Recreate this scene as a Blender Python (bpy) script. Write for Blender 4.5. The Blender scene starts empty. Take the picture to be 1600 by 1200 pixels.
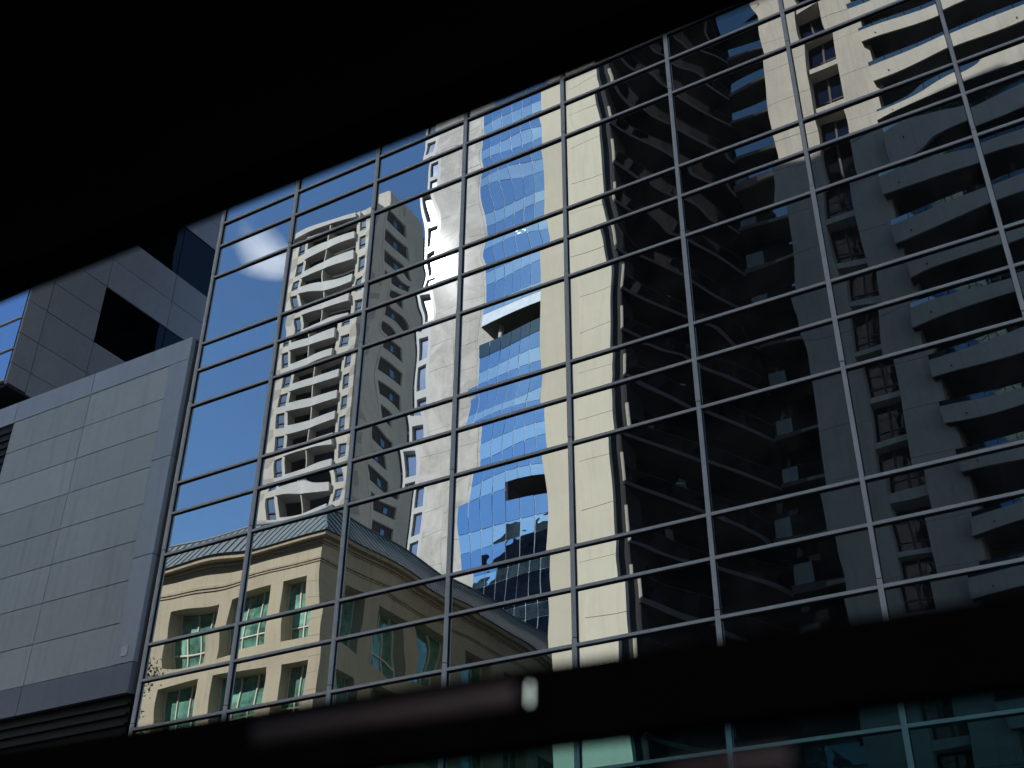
import bpy, bmesh, math, random
from mathutils import Vector, Matrix, noise

scene = bpy.context.scene
COL = scene.collection
rad = math.radians

# ------------------------------------------------------------------ camera
CAM = Vector((19.575, -17.455, 1.70))
cr = Vector((0.8630373, 0.50509137, 0.00702289))
cu = Vector((0.26483523, -0.46426894, 0.84517255))
cf = Vector((-0.43014988, 0.72755553, 0.53444741))
cam_d = bpy.data.cameras.new("camera")
cam = bpy.data.objects.new("camera", cam_d)
COL.objects.link(cam)
cam.matrix_world = Matrix(((cr.x, cu.x, -cf.x, CAM.x), (cr.y, cu.y, -cf.y, CAM.y), (cr.z, cu.z, -cf.z, CAM.z), (0, 0, 0, 1)))
cam_d.sensor_width = 36.0
cam_d.lens = 36.0 * 1835.42 / 1600.0
cam_d.clip_start = 0.05
cam_d.clip_end = 6000
cam_d.dof.use_dof = True
cam_d.dof.focus_distance = 40.0
cam_d.dof.aperture_fstop = 2.9
scene.camera = cam

# ------------------------------------------------------------------ light
SUN = Vector((-0.45766, 0.63644, 0.62088)).normalized()
SUN_EL = math.asin(SUN.z)
SUN_AZ = math.atan2(SUN.x, SUN.y)
sd = bpy.data.lights.new("sun", 'SUN')
sd.energy = 4.2
sd.angle = rad(0.5)
sd.color = (1.0, 0.955, 0.88)
sun = bpy.data.objects.new("sun", sd)
COL.objects.link(sun)
sun.rotation_euler = SUN.to_track_quat('Z', 'Y').to_euler()
sun.location = (0, 0, 150)

world = bpy.data.worlds.new("World")
scene.world = world
world.use_nodes = True
nt = world.node_tree
nt.nodes.clear()
wo = nt.nodes.new('ShaderNodeOutputWorld')
bg = nt.nodes.new('ShaderNodeBackground')
bg.inputs['Strength'].default_value = 0.092
sky = nt.nodes.new('ShaderNodeTexSky')
sky.sky_type = 'NISHITA'
sky.sun_disc = False
sky.sun_elevation = SUN_EL
sky.sun_rotation = SUN_AZ
sky.air_density = 1.2
sky.dust_density = 0.2
sky.ozone_density = 2.8


def nn(t, kind, **kw):
    n = t.nodes.new(kind)
    for k, v in kw.items():
        if k in n.inputs:
            n.inputs[k].default_value = v
        else:
            setattr(n, k, v)
    return n


# clouds: noise over the sky vault, thickened round a few directions
tc = nn(nt, 'ShaderNodeTexCoord')
cn = nn(nt, 'ShaderNodeTexNoise', Scale=5.5, Detail=9.0, Roughness=0.58, Distortion=0.35)
mp = nn(nt, 'ShaderNodeMapping')
mp.inputs['Scale'].default_value = (1, 1, 2.2)
mp.inputs['Location'].default_value = (3.1, 1.7, 0.4)
nt.links.new(tc.outputs['Generated'], mp.inputs[0])
nt.links.new(mp.outputs[0], cn.inputs['Vector'])
acc = None
for (d, sharp, wgt) in [((-0.572, -0.545, 0.613), 1800.0, 0.42), ((-0.560, -0.563, 0.607), 2600.0, 0.30), ((-0.548, -0.575, 0.607), 4000.0, 0.22), ((-0.36, 0.645, 0.66), 60.0, 0.36),
                        ((-0.46, 0.72, 0.50), 60.0, 0.26), ((0.1, -0.9, 0.5), 12.0, 0.2), ((0.9, 0.1, 0.4), 8.0, 0.2), ((-0.44, -0.49, 0.76), 300., 0.13)]:
    v = Vector(d).normalized()
    dp = nn(nt, 'ShaderNodeVectorMath', operation='DISTANCE')
    nt.links.new(tc.outputs['Generated'], dp.inputs[0])
    dp.inputs[1].default_value = v
    sq = nn(nt, 'ShaderNodeMath', operation='MULTIPLY')
    nt.links.new(dp.outputs['Value'], sq.inputs[0]); nt.links.new(dp.outputs['Value'], sq.inputs[1])
    m1 = nn(nt, 'ShaderNodeMath', operation='MULTIPLY'); m1.inputs[1].default_value = -sharp
    nt.links.new(sq.outputs[0], m1.inputs[0])
    ex = nn(nt, 'ShaderNodeMath', operation='EXPONENT'); nt.links.new(m1.outputs[0], ex.inputs[0])
    m2 = nn(nt, 'ShaderNodeMath', operation='MULTIPLY'); m2.inputs[1].default_value = wgt
    nt.links.new(ex.outputs[0], m2.inputs[0])
    if acc is None:
        acc = m2
    else:
        ad = nn(nt, 'ShaderNodeMath', operation='ADD')
        nt.links.new(acc.outputs[0], ad.inputs[0]); nt.links.new(m2.outputs[0], ad.inputs[1]); acc = ad
ad = nn(nt, 'ShaderNodeMath', operation='ADD')
nt.links.new(acc.outputs[0], ad.inputs[0]); nt.links.new(cn.outputs['Fac'], ad.inputs[1])
rp = nn(nt, 'ShaderNodeMapRange')
rp.inputs['From Min'].default_value = 0.68; rp.inputs['From Max'].default_value = 1.08
rp.inputs['To Min'].default_value = 0.0; rp.inputs['To Max'].default_value = 0.85
nt.links.new(ad.outputs[0], rp.inputs['Value'])
mx = nn(nt, 'ShaderNodeMix', data_type='RGBA')
nt.links.new(rp.outputs[0], mx.inputs['Factor'])
hs = nn(nt, 'ShaderNodeHueSaturation', Saturation=1.14, Value=1.0)
nt.links.new(sky.outputs[0], hs.inputs['Color'])
nt.links.new(hs.outputs[0], mx.inputs['A'])
mx.inputs['B'].default_value = (8.5, 8.6, 8.9, 1)
nt.links.new(mx.outputs['Result'], bg.inputs['Color'])
nt.links.new(bg.outputs[0], wo.inputs[0])

scene.view_settings.view_transform = 'Standard'
scene.view_settings.look = 'None'
scene.view_settings.exposure = 0.75
scene.view_settings.gamma = 1.0
scene.render.engine = 'CYCLES'
scene.cycles.max_bounces = 8
scene.cycles.glossy_bounces = 6
scene.cycles.caustics_reflective = True
scene.cycles.sample_clamp_indirect = 3.0
scene.cycles.caustics_refractive = False


# ------------------------------------------------------------------ materials
def newmat(name):
    m = bpy.data.materials.new(name)
    m.use_nodes = True
    t = m.node_tree
    b = t.nodes['Principled BSDF']
    return m, t, b


def surface(name, col, rough=0.8, metal=0.0, spec=0.3, var=0.12, scale=1.2, streak=0.0, blotch=None, bump=0.0, coat=0.0, wavy=0.0, objvar=0.0):
    """principled material with tonal noise, vertical dirt streaks and optional blotches"""
    m, t, b = newmat(name)
    L = t.links
    tcn = nn(t, 'ShaderNodeTexCoord')
    n1 = nn(t, 'ShaderNodeTexNoise', Scale=scale, Detail=6.0, Roughness=0.6)
    L.new(tcn.outputs['Object'], n1.inputs['Vector'])
    n2 = nn(t, 'ShaderNodeTexNoise', Scale=scale * 14, Detail=3.0, Roughness=0.6)
    L.new(tcn.outputs['Object'], n2.inputs['Vector'])
    r1 = nn(t, 'ShaderNodeMapRange'); L.new(n1.outputs['Fac'], r1.inputs['Value'])
    r1.inputs['From Min'].default_value = 0.3; r1.inputs['From Max'].default_value = 0.7
    r1.inputs['To Min'].default_value = 1 - var; r1.inputs['To Max'].default_value = 1 + var
    r2 = nn(t, 'ShaderNodeMapRange'); L.new(n2.outputs['Fac'], r2.inputs['Value'])
    r2.inputs['From Min'].default_value = 0.3; r2.inputs['From Max'].default_value = 0.7
    r2.inputs['To Min'].default_value = 1 - var * 0.5; r2.inputs['To Max'].default_value = 1 + var * 0.5
    mu = nn(t, 'ShaderNodeMath', operation='MULTIPLY'); L.new(r1.outputs[0], mu.inputs[0]); L.new(r2.outputs[0], mu.inputs[1])
    last = mu
    if streak:
        mpn = nn(t, 'ShaderNodeMapping'); mpn.inputs['Scale'].default_value = (3.0, 3.0, 0.22)
        L.new(tcn.outputs['Object'], mpn.inputs[0])
        n3 = nn(t, 'ShaderNodeTexNoise', Scale=1.3, Detail=5.0, Roughness=0.65); L.new(mpn.outputs[0], n3.inputs['Vector'])
        r3 = nn(t, 'ShaderNodeMapRange'); L.new(n3.outputs['Fac'], r3.inputs['Value'])
        r3.inputs['From Min'].default_value = 0.5; r3.inputs['From Max'].default_value = 0.8
        r3.inputs['To Min'].default_value = 1.0; r3.inputs['To Max'].default_value = 1 - streak
        mu2 = nn(t, 'ShaderNodeMath', operation='MULTIPLY'); L.new(last.outputs[0], mu2.inputs[0]); L.new(r3.outputs[0], mu2.inputs[1]); last = mu2
    if objvar:
        oi = nn(t, 'ShaderNodeObjectInfo')
        ro = nn(t, 'ShaderNodeMapRange'); L.new(oi.outputs['Random'], ro.inputs['Value'])
        ro.inputs['To Min'].default_value = 1 - objvar; ro.inputs['To Max'].default_value = 1 + objvar
        mu3 = nn(t, 'ShaderNodeMath', operation='MULTIPLY'); L.new(last.outputs[0], mu3.inputs[0]); L.new(ro.outputs[0], mu3.inputs[1]); last = mu3
    rgb = nn(t, 'ShaderNodeRGB'); rgb.outputs[0].default_value = (*col, 1)
    vm = nn(t, 'ShaderNodeVectorMath', operation='SCALE'); L.new(rgb.outputs[0], vm.inputs[0]); L.new(last.outputs[0], vm.inputs['Scale'])
    out = vm.outputs[0]
    if blotch:
        bcol, bs, lo, hi = blotch
        n4 = nn(t, 'ShaderNodeTexNoise', Scale=bs, Detail=5.0, Roughness=0.55, Distortion=0.8)
        L.new(tcn.outputs['Object'], n4.inputs['Vector'])
        r4 = nn(t, 'ShaderNodeMapRange'); L.new(n4.outputs['Fac'], r4.inputs['Value'])
        r4.inputs['From Min'].default_value = lo; r4.inputs['From Max'].default_value = hi
        mxn = nn(t, 'ShaderNodeMix', data_type='RGBA'); L.new(r4.outputs[0], mxn.inputs['Factor'])
        L.new(out, mxn.inputs['A']); mxn.inputs['B'].default_value = (*bcol, 1)
        out = mxn.outputs['Result']
    L.new(out, b.inputs['Base Color'])
    b.inputs['Roughness'].default_value = rough
    b.inputs['Metallic'].default_value = metal
    b.inputs['Specular IOR Level'].default_value = spec
    if coat:
        b.inputs['Coat Weight'].default_value = coat
        b.inputs['Coat Roughness'].default_value = 0.10
    if bump or wavy:
        bp = nn(t, 'ShaderNodeBump'); bp.inputs['Distance'].default_value = 0.02
        bp.inputs['Strength'].default_value = bump or wavy
        if wavy:
            nw = nn(t, 'ShaderNodeTexNoise', Scale=0.9, Detail=2.0); L.new(tcn.outputs['Object'], nw.inputs['Vector'])
            L.new(nw.outputs['Fac'], bp.inputs['Height'])
        else:
            L.new(n2.outputs['Fac'], bp.inputs['Height'])
        L.new(bp.outputs[0], b.inputs['Normal'])
    return m


def mirror_glass(name, col, dust=0.02, dustcol=(0.5, 0.5, 0.5), rough=0.0, wavy=0.0, wscale=0.6):
    """coated facade glass: mirror reflection with a little dust and specks"""
    m = bpy.data.materials.new(name); m.use_nodes = True
    t = m.node_tree; t.nodes.clear(); L = t.links
    o = nn(t, 'ShaderNodeOutputMaterial')
    g = nn(t, 'ShaderNodeBsdfGlossy', Roughness=rough); g.inputs['Color'].default_value = (*col, 1)
    d = nn(t, 'ShaderNodeBsdfDiffuse'); d.inputs['Color'].default_value = (*dustcol, 1)
    mxs = nn(t, 'ShaderNodeMixShader')
    tcn = nn(t, 'ShaderNodeTexCoord')
    n1 = nn(t, 'ShaderNodeTexNoise', Scale=0.9, Detail=6.0, Roughness=0.7); L.new(tcn.outputs['Object'], n1.inputs['Vector'])
    r1 = nn(t, 'ShaderNodeMapRange'); L.new(n1.outputs['Fac'], r1.inputs['Value'])
    r1.inputs['From Min'].default_value = 0.35; r1.inputs['From Max'].default_value = 0.75
    r1.inputs['To Min'].default_value = dust * 0.25; r1.inputs['To Max'].default_value = dust * 1.6
    n2 = nn(t, 'ShaderNodeTexNoise', Scale=42.0, Detail=2.0, Roughness=0.5); L.new(tcn.outputs['Object'], n2.inputs['Vector'])
    r2 = nn(t, 'ShaderNodeMapRange'); L.new(n2.outputs['Fac'], r2.inputs['Value'])
    r2.inputs['From Min'].default_value = 0.735; r2.inputs['From Max'].default_value = 0.80
    r2.inputs['To Min'].default_value = 0.0; r2.inputs['To Max'].default_value = min(0.35, dust * 6)
    a = nn(t, 'ShaderNodeMath', operation='ADD'); L.new(r1.outputs[0], a.inputs[0]); L.new(r2.outputs[0], a.inputs[1])
    if name == 'facade_glass':
        oi = nn(t, 'ShaderNodeObjectInfo')
        ro = nn(t, 'ShaderNodeMapRange'); L.new(oi.outputs['Random'], ro.inputs['Value'])
        ro.inputs['To Min'].default_value = 0.93; ro.inputs['To Max'].default_value = 1.05
        vs = nn(t, 'ShaderNodeVectorMath', operation='SCALE'); vs.inputs[0].default_value = col
        L.new(ro.outputs[0], vs.inputs['Scale']); L.new(vs.outputs[0], g.inputs['Color'])
        # rain streaks and smudges, mostly running down from the transoms
        mps = nn(t, 'ShaderNodeMapping'); mps.inputs['Scale'].default_value = (7.0, 1.0, 0.8)
        L.new(tcn.outputs['Object'], mps.inputs[0])
        ns = nn(t, 'ShaderNodeTexNoise', Scale=1.0, Detail=7.0, Roughness=0.72, Distortion=0.6); L.new(mps.outputs[0], ns.inputs['Vector'])
        rs = nn(t, 'ShaderNodeMapRange'); L.new(ns.outputs['Fac'], rs.inputs['Value'])
        rs.inputs['From Min'].default_value = 0.60; rs.inputs['From Max'].default_value = 0.85
        rs.inputs['To Min'].default_value = 0.0; rs.inputs['To Max'].default_value = 0.10
        a2 = nn(t, 'ShaderNodeMath', operation='ADD'); L.new(a.outputs[0], a2.inputs[0]); L.new(rs.outputs[0], a2.inputs[1]); a = a2
    L.new(a.outputs[0], mxs.inputs[0]); L.new(g.outputs[0], mxs.inputs[1]); L.new(d.outputs[0], mxs.inputs[2])
    if wavy:
        bp = nn(t, 'ShaderNodeBump'); bp.inputs['Distance'].default_value = 0.05; bp.inputs['Strength'].default_value = wavy
        nw = nn(t, 'ShaderNodeTexNoise', Scale=wscale, Detail=2.0); L.new(tcn.outputs['Object'], nw.inputs['Vector'])
        L.new(nw.outputs['Fac'], bp.inputs['Height'])
        L.new(bp.outputs[0], g.inputs['Normal'])
    L.new(mxs.outputs[0], o.inputs[0])
    return m


MAT = dict(
    facade_glass=mirror_glass('facade_glass', (0.625, 0.685, 0.755), dust=0.036, dustcol=(0.62, 0.56, 0.52)),
    aluminium=surface('aluminium', (0.78, 0.685, 0.65), rough=0.5, metal=0.0, spec=0.25, var=0.10, scale=3.0),
    gasket=surface('gasket', (0.012, 0.012, 0.014), rough=0.7, var=0.1),
    core=surface('core', (0.03, 0.03, 0.035), rough=0.9),
    panel=surface('grey_metal_panel', (0.55, 0.53, 0.52), rough=0.5, metal=0.2, var=0.06, scale=0.35, streak=0.22, objvar=0.08, wavy=0.25),
    panel_trim=surface('panel_trim', (0.50, 0.49, 0.53), rough=0.42, metal=0.2, var=0.06, scale=0.4, streak=0.14, objvar=0.05, wavy=0.2),
    panel_base=surface('panel_base', (0.27, 0.255, 0.30), rough=0.45, metal=0.15, var=0.08, scale=0.4, streak=0.12),
    panel_dark=surface('dark_metal_panel', (0.50, 0.41, 0.375), rough=0.26, metal=0.35, var=0.09, scale=0.3, streak=0.12, objvar=0.06, wavy=0.2),
    plate=surface('plate', (0.75, 0.75, 0.72), rough=0.4, metal=0.2),
    black_glass=mirror_glass('black_glass', (0.028, 0.03, 0.035), dust=0.008, wavy=0.03, wscale=0.8),
    louvre=surface('louvre_shade_black', (0.015, 0.014, 0.014), rough=0.6),  # for louvres, and as painted shade under balcony slabs
    blue_window=mirror_glass('blue_window', (0.50, 0.60, 0.80), dust=0.01),
    beige=surface('sandstone_render', (0.41, 0.345, 0.235), rough=0.9, var=0.10, scale=0.5, streak=0.22, bump=0.2),
    beige_trim=surface('cornice_render', (0.36, 0.295, 0.195), rough=0.9, var=0.14, scale=0.7, streak=0.45),
    roof_metal=surface('roof_metal', (0.13, 0.16, 0.17), rough=0.6, metal=0.0, var=0.10, scale=0.5, streak=0.15),
    cream_frame=surface('cream_frame', (0.62, 0.56, 0.44), rough=0.6),
    tower=surface('tower_concrete', (0.46, 0.42, 0.345), rough=0.9, var=0.10, scale=0.25, streak=0.20),
    tower_dark=surface('tower_taupe', (0.33, 0.295, 0.24), rough=0.9, var=0.10, scale=0.25, streak=0.15),
    parapet=surface('balcony_parapet', (0.42, 0.405, 0.365), rough=0.75, var=0.10, scale=0.8, streak=0.15),
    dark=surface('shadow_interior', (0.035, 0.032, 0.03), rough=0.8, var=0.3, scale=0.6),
    window=mirror_glass('window', (0.27, 0.30, 0.30), dust=0.05, dustcol=(0.3, 0.32, 0.33), rough=0.03, wavy=0.3, wscale=0.4),
    concrete=surface('stained_caustic_concrete', (0.40, 0.375, 0.325), rough=0.85, spec=0.2, var=0.14, scale=0.22, streak=0.25, blotch=((0.52, 0.49, 0.44), 0.38, 0.45, 0.65), coat=0.014),  # pale blotches paint in light thrown back by the glass opposite
    white_wall=surface('pale_wall', (0.46, 0.45, 0.42), rough=0.8, var=0.06, scale=0.3, streak=0.1, coat=0.05),
    strip_glass=mirror_glass('strip_glass', (0.34, 0.38, 0.44), dust=0.06, dustcol=(0.25, 0.26, 0.28), rough=0.055),
    joint=surface('joint', (0.17, 0.155, 0.13), rough=0.9),
    cream=surface('cream_wall', (0.53, 0.485, 0.37), rough=0.85, var=0.04, scale=0.2, streak=0.14),
    cream_dim=surface('cream_wall_dim', (0.50, 0.455, 0.345), rough=0.85, var=0.05, scale=0.12, streak=0.08),  # darker copy of the cream, its weaker light put into the colour
    brown_slab=surface('slab_edge', (0.085, 0.072, 0.065), rough=0.8, var=0.15),
    bronze_glass=mirror_glass('bronze_glass', (0.035, 0.035, 0.045), dust=0.03, dustcol=(0.06, 0.06, 0.065), wavy=0.12),
    curtain=surface('curtain', (0.16, 0.16, 0.17), rough=0.9, var=0.2, streak=0.4),
    r_concrete=surface('raw_concrete', (0.375, 0.335, 0.265), rough=0.9, var=0.10, scale=0.4, streak=0.22),
    r_slab=surface('slab_concrete', (0.38, 0.345, 0.28), rough=0.9, var=0.10, scale=0.5, streak=0.25),
    railing_glass=mirror_glass('railing_glass', (0.10, 0.15, 0.165), dust=0.12, dustcol=(0.08, 0.13, 0.13), wavy=0.2),
    blue_glass=mirror_glass('blue_curtain_glass', (0.25, 0.43, 0.60), dust=0.03, dustcol=(0.08, 0.14, 0.25), wavy=0.35, wscale=0.45),
    teal_band=mirror_glass('teal_spandrel_glass', (0.48, 0.68, 0.76), dust=0.12, dustcol=(0.20, 0.33, 0.40), wavy=0.3, wscale=0.5),
    green_glass=mirror_glass('green_window_glass', (0.22, 0.33, 0.30), dust=0.8, dustcol=(0.15, 0.34, 0.245), wavy=0.3),
    green_blind=mirror_glass('green_blind_glass', (0.22, 0.33, 0.30), dust=0.9, dustcol=(0.24, 0.47, 0.35), wavy=0.2),
    white_line=surface('pale_sealant', (0.52, 0.60, 0.66), rough=0.6),
    asphalt=surface('asphalt', (0.05, 0.05, 0.052), rough=0.9, var=0.2, scale=0.8, bump=0.3),
    paving=surface('paving', (0.24, 0.23, 0.21), rough=0.9, var=0.15, scale=1.0),
    paint=surface('road_paint', (0.7, 0.7, 0.66), rough=0.7),
    black_frame=surface('black_frame', (0.022, 0.015, 0.014), rough=0.95, spec=0.0, var=0.2),
    streak_pink=surface('pink_reflection', (0.50, 0.25, 0.20), rough=0.5, metal=0.0, var=0.25, scale=6.0),  # pink colour standing in for a reflected streak
    chrome=surface('chrome', (0.9, 0.9, 0.88), rough=0.12, metal=1.0, var=0.02),
    bark=surface('bark', (0.10, 0.075, 0.05), rough=0.95, var=0.25, scale=4.0, bump=0.6),
    leaf=surface('leaf', (0.055, 0.085, 0.03), rough=0.6, var=0.4, scale=1.5),
    white_paint=surface('white_paint', (0.7, 0.7, 0.68), rough=0.7, var=0.05),
)
m = bpy.data.materials.new('glint_glow'); m.use_nodes = True  # emissive stand-in for a specular glint
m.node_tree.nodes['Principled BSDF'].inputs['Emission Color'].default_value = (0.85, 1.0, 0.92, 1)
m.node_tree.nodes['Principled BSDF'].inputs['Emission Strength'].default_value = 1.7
MAT['glint_glow'] = m
# tinted see-through pane of the cabin
m = bpy.data.materials.new('tinted_pane'); m.use_nodes = True
t = m.node_tree; t.nodes.clear()
o_ = nn(t, 'ShaderNodeOutputMaterial'); tr = nn(t, 'ShaderNodeBsdfTransparent'); tr.inputs['Color'].default_value = (0.52, 0.74, 0.74, 1)
gl = nn(t, 'ShaderNodeBsdfGlossy', Roughness=0.02); gl.inputs['Color'].default_value = (0.8, 0.9, 0.9, 1)
ms = nn(t, 'ShaderNodeMixShader'); ms.inputs[0].default_value = 0.03
t.links.new(tr.outputs[0], ms.inputs[1]); t.links.new(gl.outputs[0], ms.inputs[2]); t.links.new(ms.outputs[0], o_.inputs[0])
MAT['tinted'] = m


# ------------------------------------------------------------------ mesh helpers
class MB:
    """collects faces; opp=True places the geometry on the far side of the street, facing the glass facade:
    coordinates are then given as (x, distance from the facade plane, z)"""
    def __init__(self, opp=False):
        self.v = []; self.f = []; self.mi = []; self.opp = opp; self.mats = []

    def P(self, p):
        return (p[0], -p[1], p[2]) if self.opp else (p[0], p[1], p[2])

    def m(self, mat):
        if mat not in self.mats:
            self.mats.append(mat)
        return self.mats.index(mat)

    def face(self, pts, mat):
        b = len(self.v)
        self.v += [self.P(p) for p in pts]
        idx = list(range(b, b + len(pts)))
        if self.opp:
            idx.reverse()
        self.f.append(idx); self.mi.append(self.m(mat))

    def box(self, x0, x1, y0, y1, z0, z1, mat):
        p = [(x0, y0, z0), (x1, y0, z0), (x1, y1, z0), (x0, y1, z0), (x0, y0, z1), (x1, y0, z1), (x1, y1, z1), (x0, y1, z1)]
        b = len(self.v); self.v += [self.P(q) for q in p]
        for q in ((0, 3, 2, 1), (4, 5, 6, 7), (0, 1, 5, 4), (1, 2, 6, 5), (2, 3, 7, 6), (3, 0, 4, 7)):
            q = [b + k for k in q]
            if self.opp:
                q.reverse()
            self.f.append(q); self.mi.append(self.m(mat))

    def prism(self, poly, z0, z1, mat):
        """vertical prism over a counter-clockwise (x, y) outline; z0/z1 may be callables of (x, y)"""
        n = len(poly); b = len(self.v)
        g = lambda z, x, y: z(x, y) if callable(z) else z
        self.v += [self.P((x, y, g(z0, x, y))) for x, y in poly] + [self.P((x, y, g(z1, x, y))) for x, y in poly]
        fs = [list(range(n))[::-1], [n + k for k in range(n)]] + [[k, (k + 1) % n, n + (k + 1) % n, n + k] for k in range(n)]
        for q in fs:
            q = [b + k for k in q]
            if self.opp:
                q.reverse()
            self.f.append(q); self.mi.append(self.m(mat))

    def beam(self, a, c, w, h, mat):
        """box bar from a to c, w wide, h high"""
        a = Vector(a); c = Vector(c); d = (c - a).normalized()
        up = Vector((0, 0, 1)) if abs(d.z) < 0.95 else Vector((1, 0, 0))
        s = d.cross(up).normalized() * w / 2; u = s.cross(d).normalized() * h / 2
        b = len(self.v)
        self.v += [self.P(q + e) for q in (a, c) for e in (-s - u, s - u, s + u, -s + u)]
        for q in ((0, 1, 2, 3), (7, 6, 5, 4), (0, 4, 5, 1), (1, 5, 6, 2), (2, 6, 7, 3), (3, 7, 4, 0)):
            self.f.append([b + k for k in q]); self.mi.append(self.m(mat))

    def tube(self, pts, radii, mat, n=8):
        pts = [Vector(p) for p in pts]; rings = []
        for i, p in enumerate(pts):
            d = (pts[min(i + 1, len(pts) - 1)] - pts[max(i - 1, 0)]).normalized()
            up = Vector((0, 0, 1)) if abs(d.z) < 0.9 else Vector((1, 0, 0))
            s = d.cross(up).normalized(); u = s.cross(d)
            r = radii[i] if isinstance(radii, (list, tuple)) else radii
            b = len(self.v); rings.append(b)
            self.v += [self.P(p + s * r * math.cos(2 * math.pi * k / n) + u * r * math.sin(2 * math.pi * k / n)) for k in range(n)]
        for a, b in zip(rings, rings[1:]):
            for k in range(n):
                self.f.append([a + k, a + (k + 1) % n, b + (k + 1) % n, b + k]); self.mi.append(self.m(mat))
        self.f.append([rings[0] + k for k in range(n)][::-1]); self.mi.append(self.m(mat))
        self.f.append([rings[-1] + k for k in range(n)]); self.mi.append(self.m(mat))

    def build(self, name, parent=None, smooth=False, recalc=True):
        me = bpy.data.meshes.new(name)
        off = Vector(parent.matrix_basis.translation) if parent is not None and parent.type == 'EMPTY' else Vector((0, 0, 0))
        if parent is not None and parent.type != 'EMPTY' and parent.parent is not None:
            off = Vector(parent.parent.matrix_basis.translation) + parent.location
        o = bpy.data.objects.new(name, me)
        me.from_pydata([tuple(Vector(v) - off) for v in self.v], [], self.f)
        for mt in self.mats:
            me.materials.append(MAT[mt])
        me.polygons.foreach_set('material_index', self.mi)
        if recalc:
            bm = bmesh.new(); bm.from_mesh(me)
            bmesh.ops.recalc_face_normals(bm, faces=bm.faces); bm.to_mesh(me); bm.free()
        if smooth:
            me.polygons.foreach_set('use_smooth', [True] * len(me.polygons))
        me.update()
        COL.objects.link(o)
        if parent is not None:
            o.parent = parent
        return o


def thing(name, label, cat, loc=(0, 0, 0), group=None):
    o = bpy.data.objects.new(name, None)
    o.location = loc
    o.empty_display_size = 0.5
    COL.objects.link(o)
    o['label'] = label; o['category'] = cat
    if group:
        o['group'] = group
    return o


def place(src, parent, delta):
    """a copy of a part (and of its sub-parts) moved by delta"""
    c = src.copy(); COL.objects.link(c); c.parent = parent
    c.location = src.location + Vector(delta)
    for ch in src.children:
        d = ch.copy(); COL.objects.link(d); d.parent = c
    return c


def structure(o):
    o['kind'] = 'structure'
    return o


# ------------------------------------------------------------------ ground
g = MB(); g.box(-2500, 2500, -2500, 2500, -0.5, -0.004, 'asphalt'); structure(g.build('ground'))
g = MB(); g.face([(-150, -12.5, 0.004), (150, -12.5, 0.004), (150, -3.2, 0.004), (-150, -3.2, 0.004)], 'asphalt')
structure(g.build('road', recalc=False))
g = MB(); g.box(-150, 150, -3.2, -0.05, 0.0, 0.14, 'paving'); structure(g.build('pavement'))
g = MB(); g.box(-150, 150, -26.4, -12.5, 0.0, 0.14, 'paving'); structure(g.build('pavement'))
g = MB()
for k in range(-12, 13):
    g.face([(k * 9, -7.92, 0.009), (k * 9 + 3.5, -7.92, 0.009), (k * 9 + 3.5, -7.80, 0.009), (k * 9, -7.80, 0.009)], 'paint')
structure(g.build('road_marking', recalc=False))

# ------------------------------------------------------------------ glass office building (the mirror)
RND = random.Random(7)
SMALL, MID, BIG = 0.8094, 1.0497, 2.1409
Z0 = 22.599
XS = [0.0, 2.609, 5.249, 7.901, 10.581, 13.221, 15.879, 18.862, 21.85, 24.85]
ZS = {}
for k in range(-52, 18):
    n, r = divmod(k, 3)
    ZS[k] = Z0 - (n * 4.0 + (0, SMALL, SMALL + MID)[r])
office = thing('glass_office_building', 'mirror glass office building with grey aluminium grid, reflecting the towers opposite', 'building')
b = MB(); b.box(0.02, 16, 0.20, 3.0, 0, 88.0, 'core'); b.box(16, 44.9, 0.20, 24, 0, 87.99, 'core'); b.build('wall', office)


def warp(w, h, rnd, amp, fixed=None):
    co = []
    for i in range(0, 4):
        for j in range(0, 4):
            if i == 0 and j == 0:
                continue
            kx = math.pi * i / w; ky = math.pi * j / h
            k = math.hypot(kx, ky)
            fall = 1.0 / (0.5 + 0.6 * (i * i + j * j) ** 1.05)
            co.append((i, j, rnd.gauss(0, 1) * amp * fall / k * (0.38 if i == 0 else 1.0)))
    bow = rnd.gauss(0.3, 0.6) * amp * min(w, h) * 0.38

    tx_, tz_ = rnd.gauss(0, .0011), rnd.gauss(0, .0008)

    def f(u, v):
        s = tx_ * w * (u - .5) + tz_ * h * (v - .5)
        for i, j, a in co:
            s += a * math.cos(math.pi * i * u) * math.cos(math.pi * j * v)
        s += bow * (4 * u * (1 - u)) * (4 * v * (1 - v))
        return s
    return f


def pane(mb, x0, x1, z0, z1, amp, nx=26, nz=20):
    f = warp(x1 - x0, z1 - z0, RND, amp)
    b = len(mb.v)
    for j in range(nz + 1):
        for i in range(nx + 1):
            u = i / nx; v = j / nz
            mb.v.append((x0 + (x1 - x0) * u, f(u, v), z0 + (z1 - z0) * v))
    mi = mb.m('facade_glass')
    for j in range(nz):
        for i in range(nx):
            q = b + j * (nx + 1) + i
            mb.f.append([q, q + 1, q + nx + 2, q + nx + 1]); mb.mi.append(mi)


CR, CU, CF = cr, cu, cf


def topx(P):
    d = Vector(P) - CAM
    w = d.dot(CF)
    if w < 0.1:
        return (-9999, -9999)
    return (800 + 1835.42 * d.dot(CR) / w, 600 - 1835.42 * d.dot(CU) / w)


cells = []
for c in range(len(XS) - 1):
    for k in range(-13, 17):
        cells.append((c, k))


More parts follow.
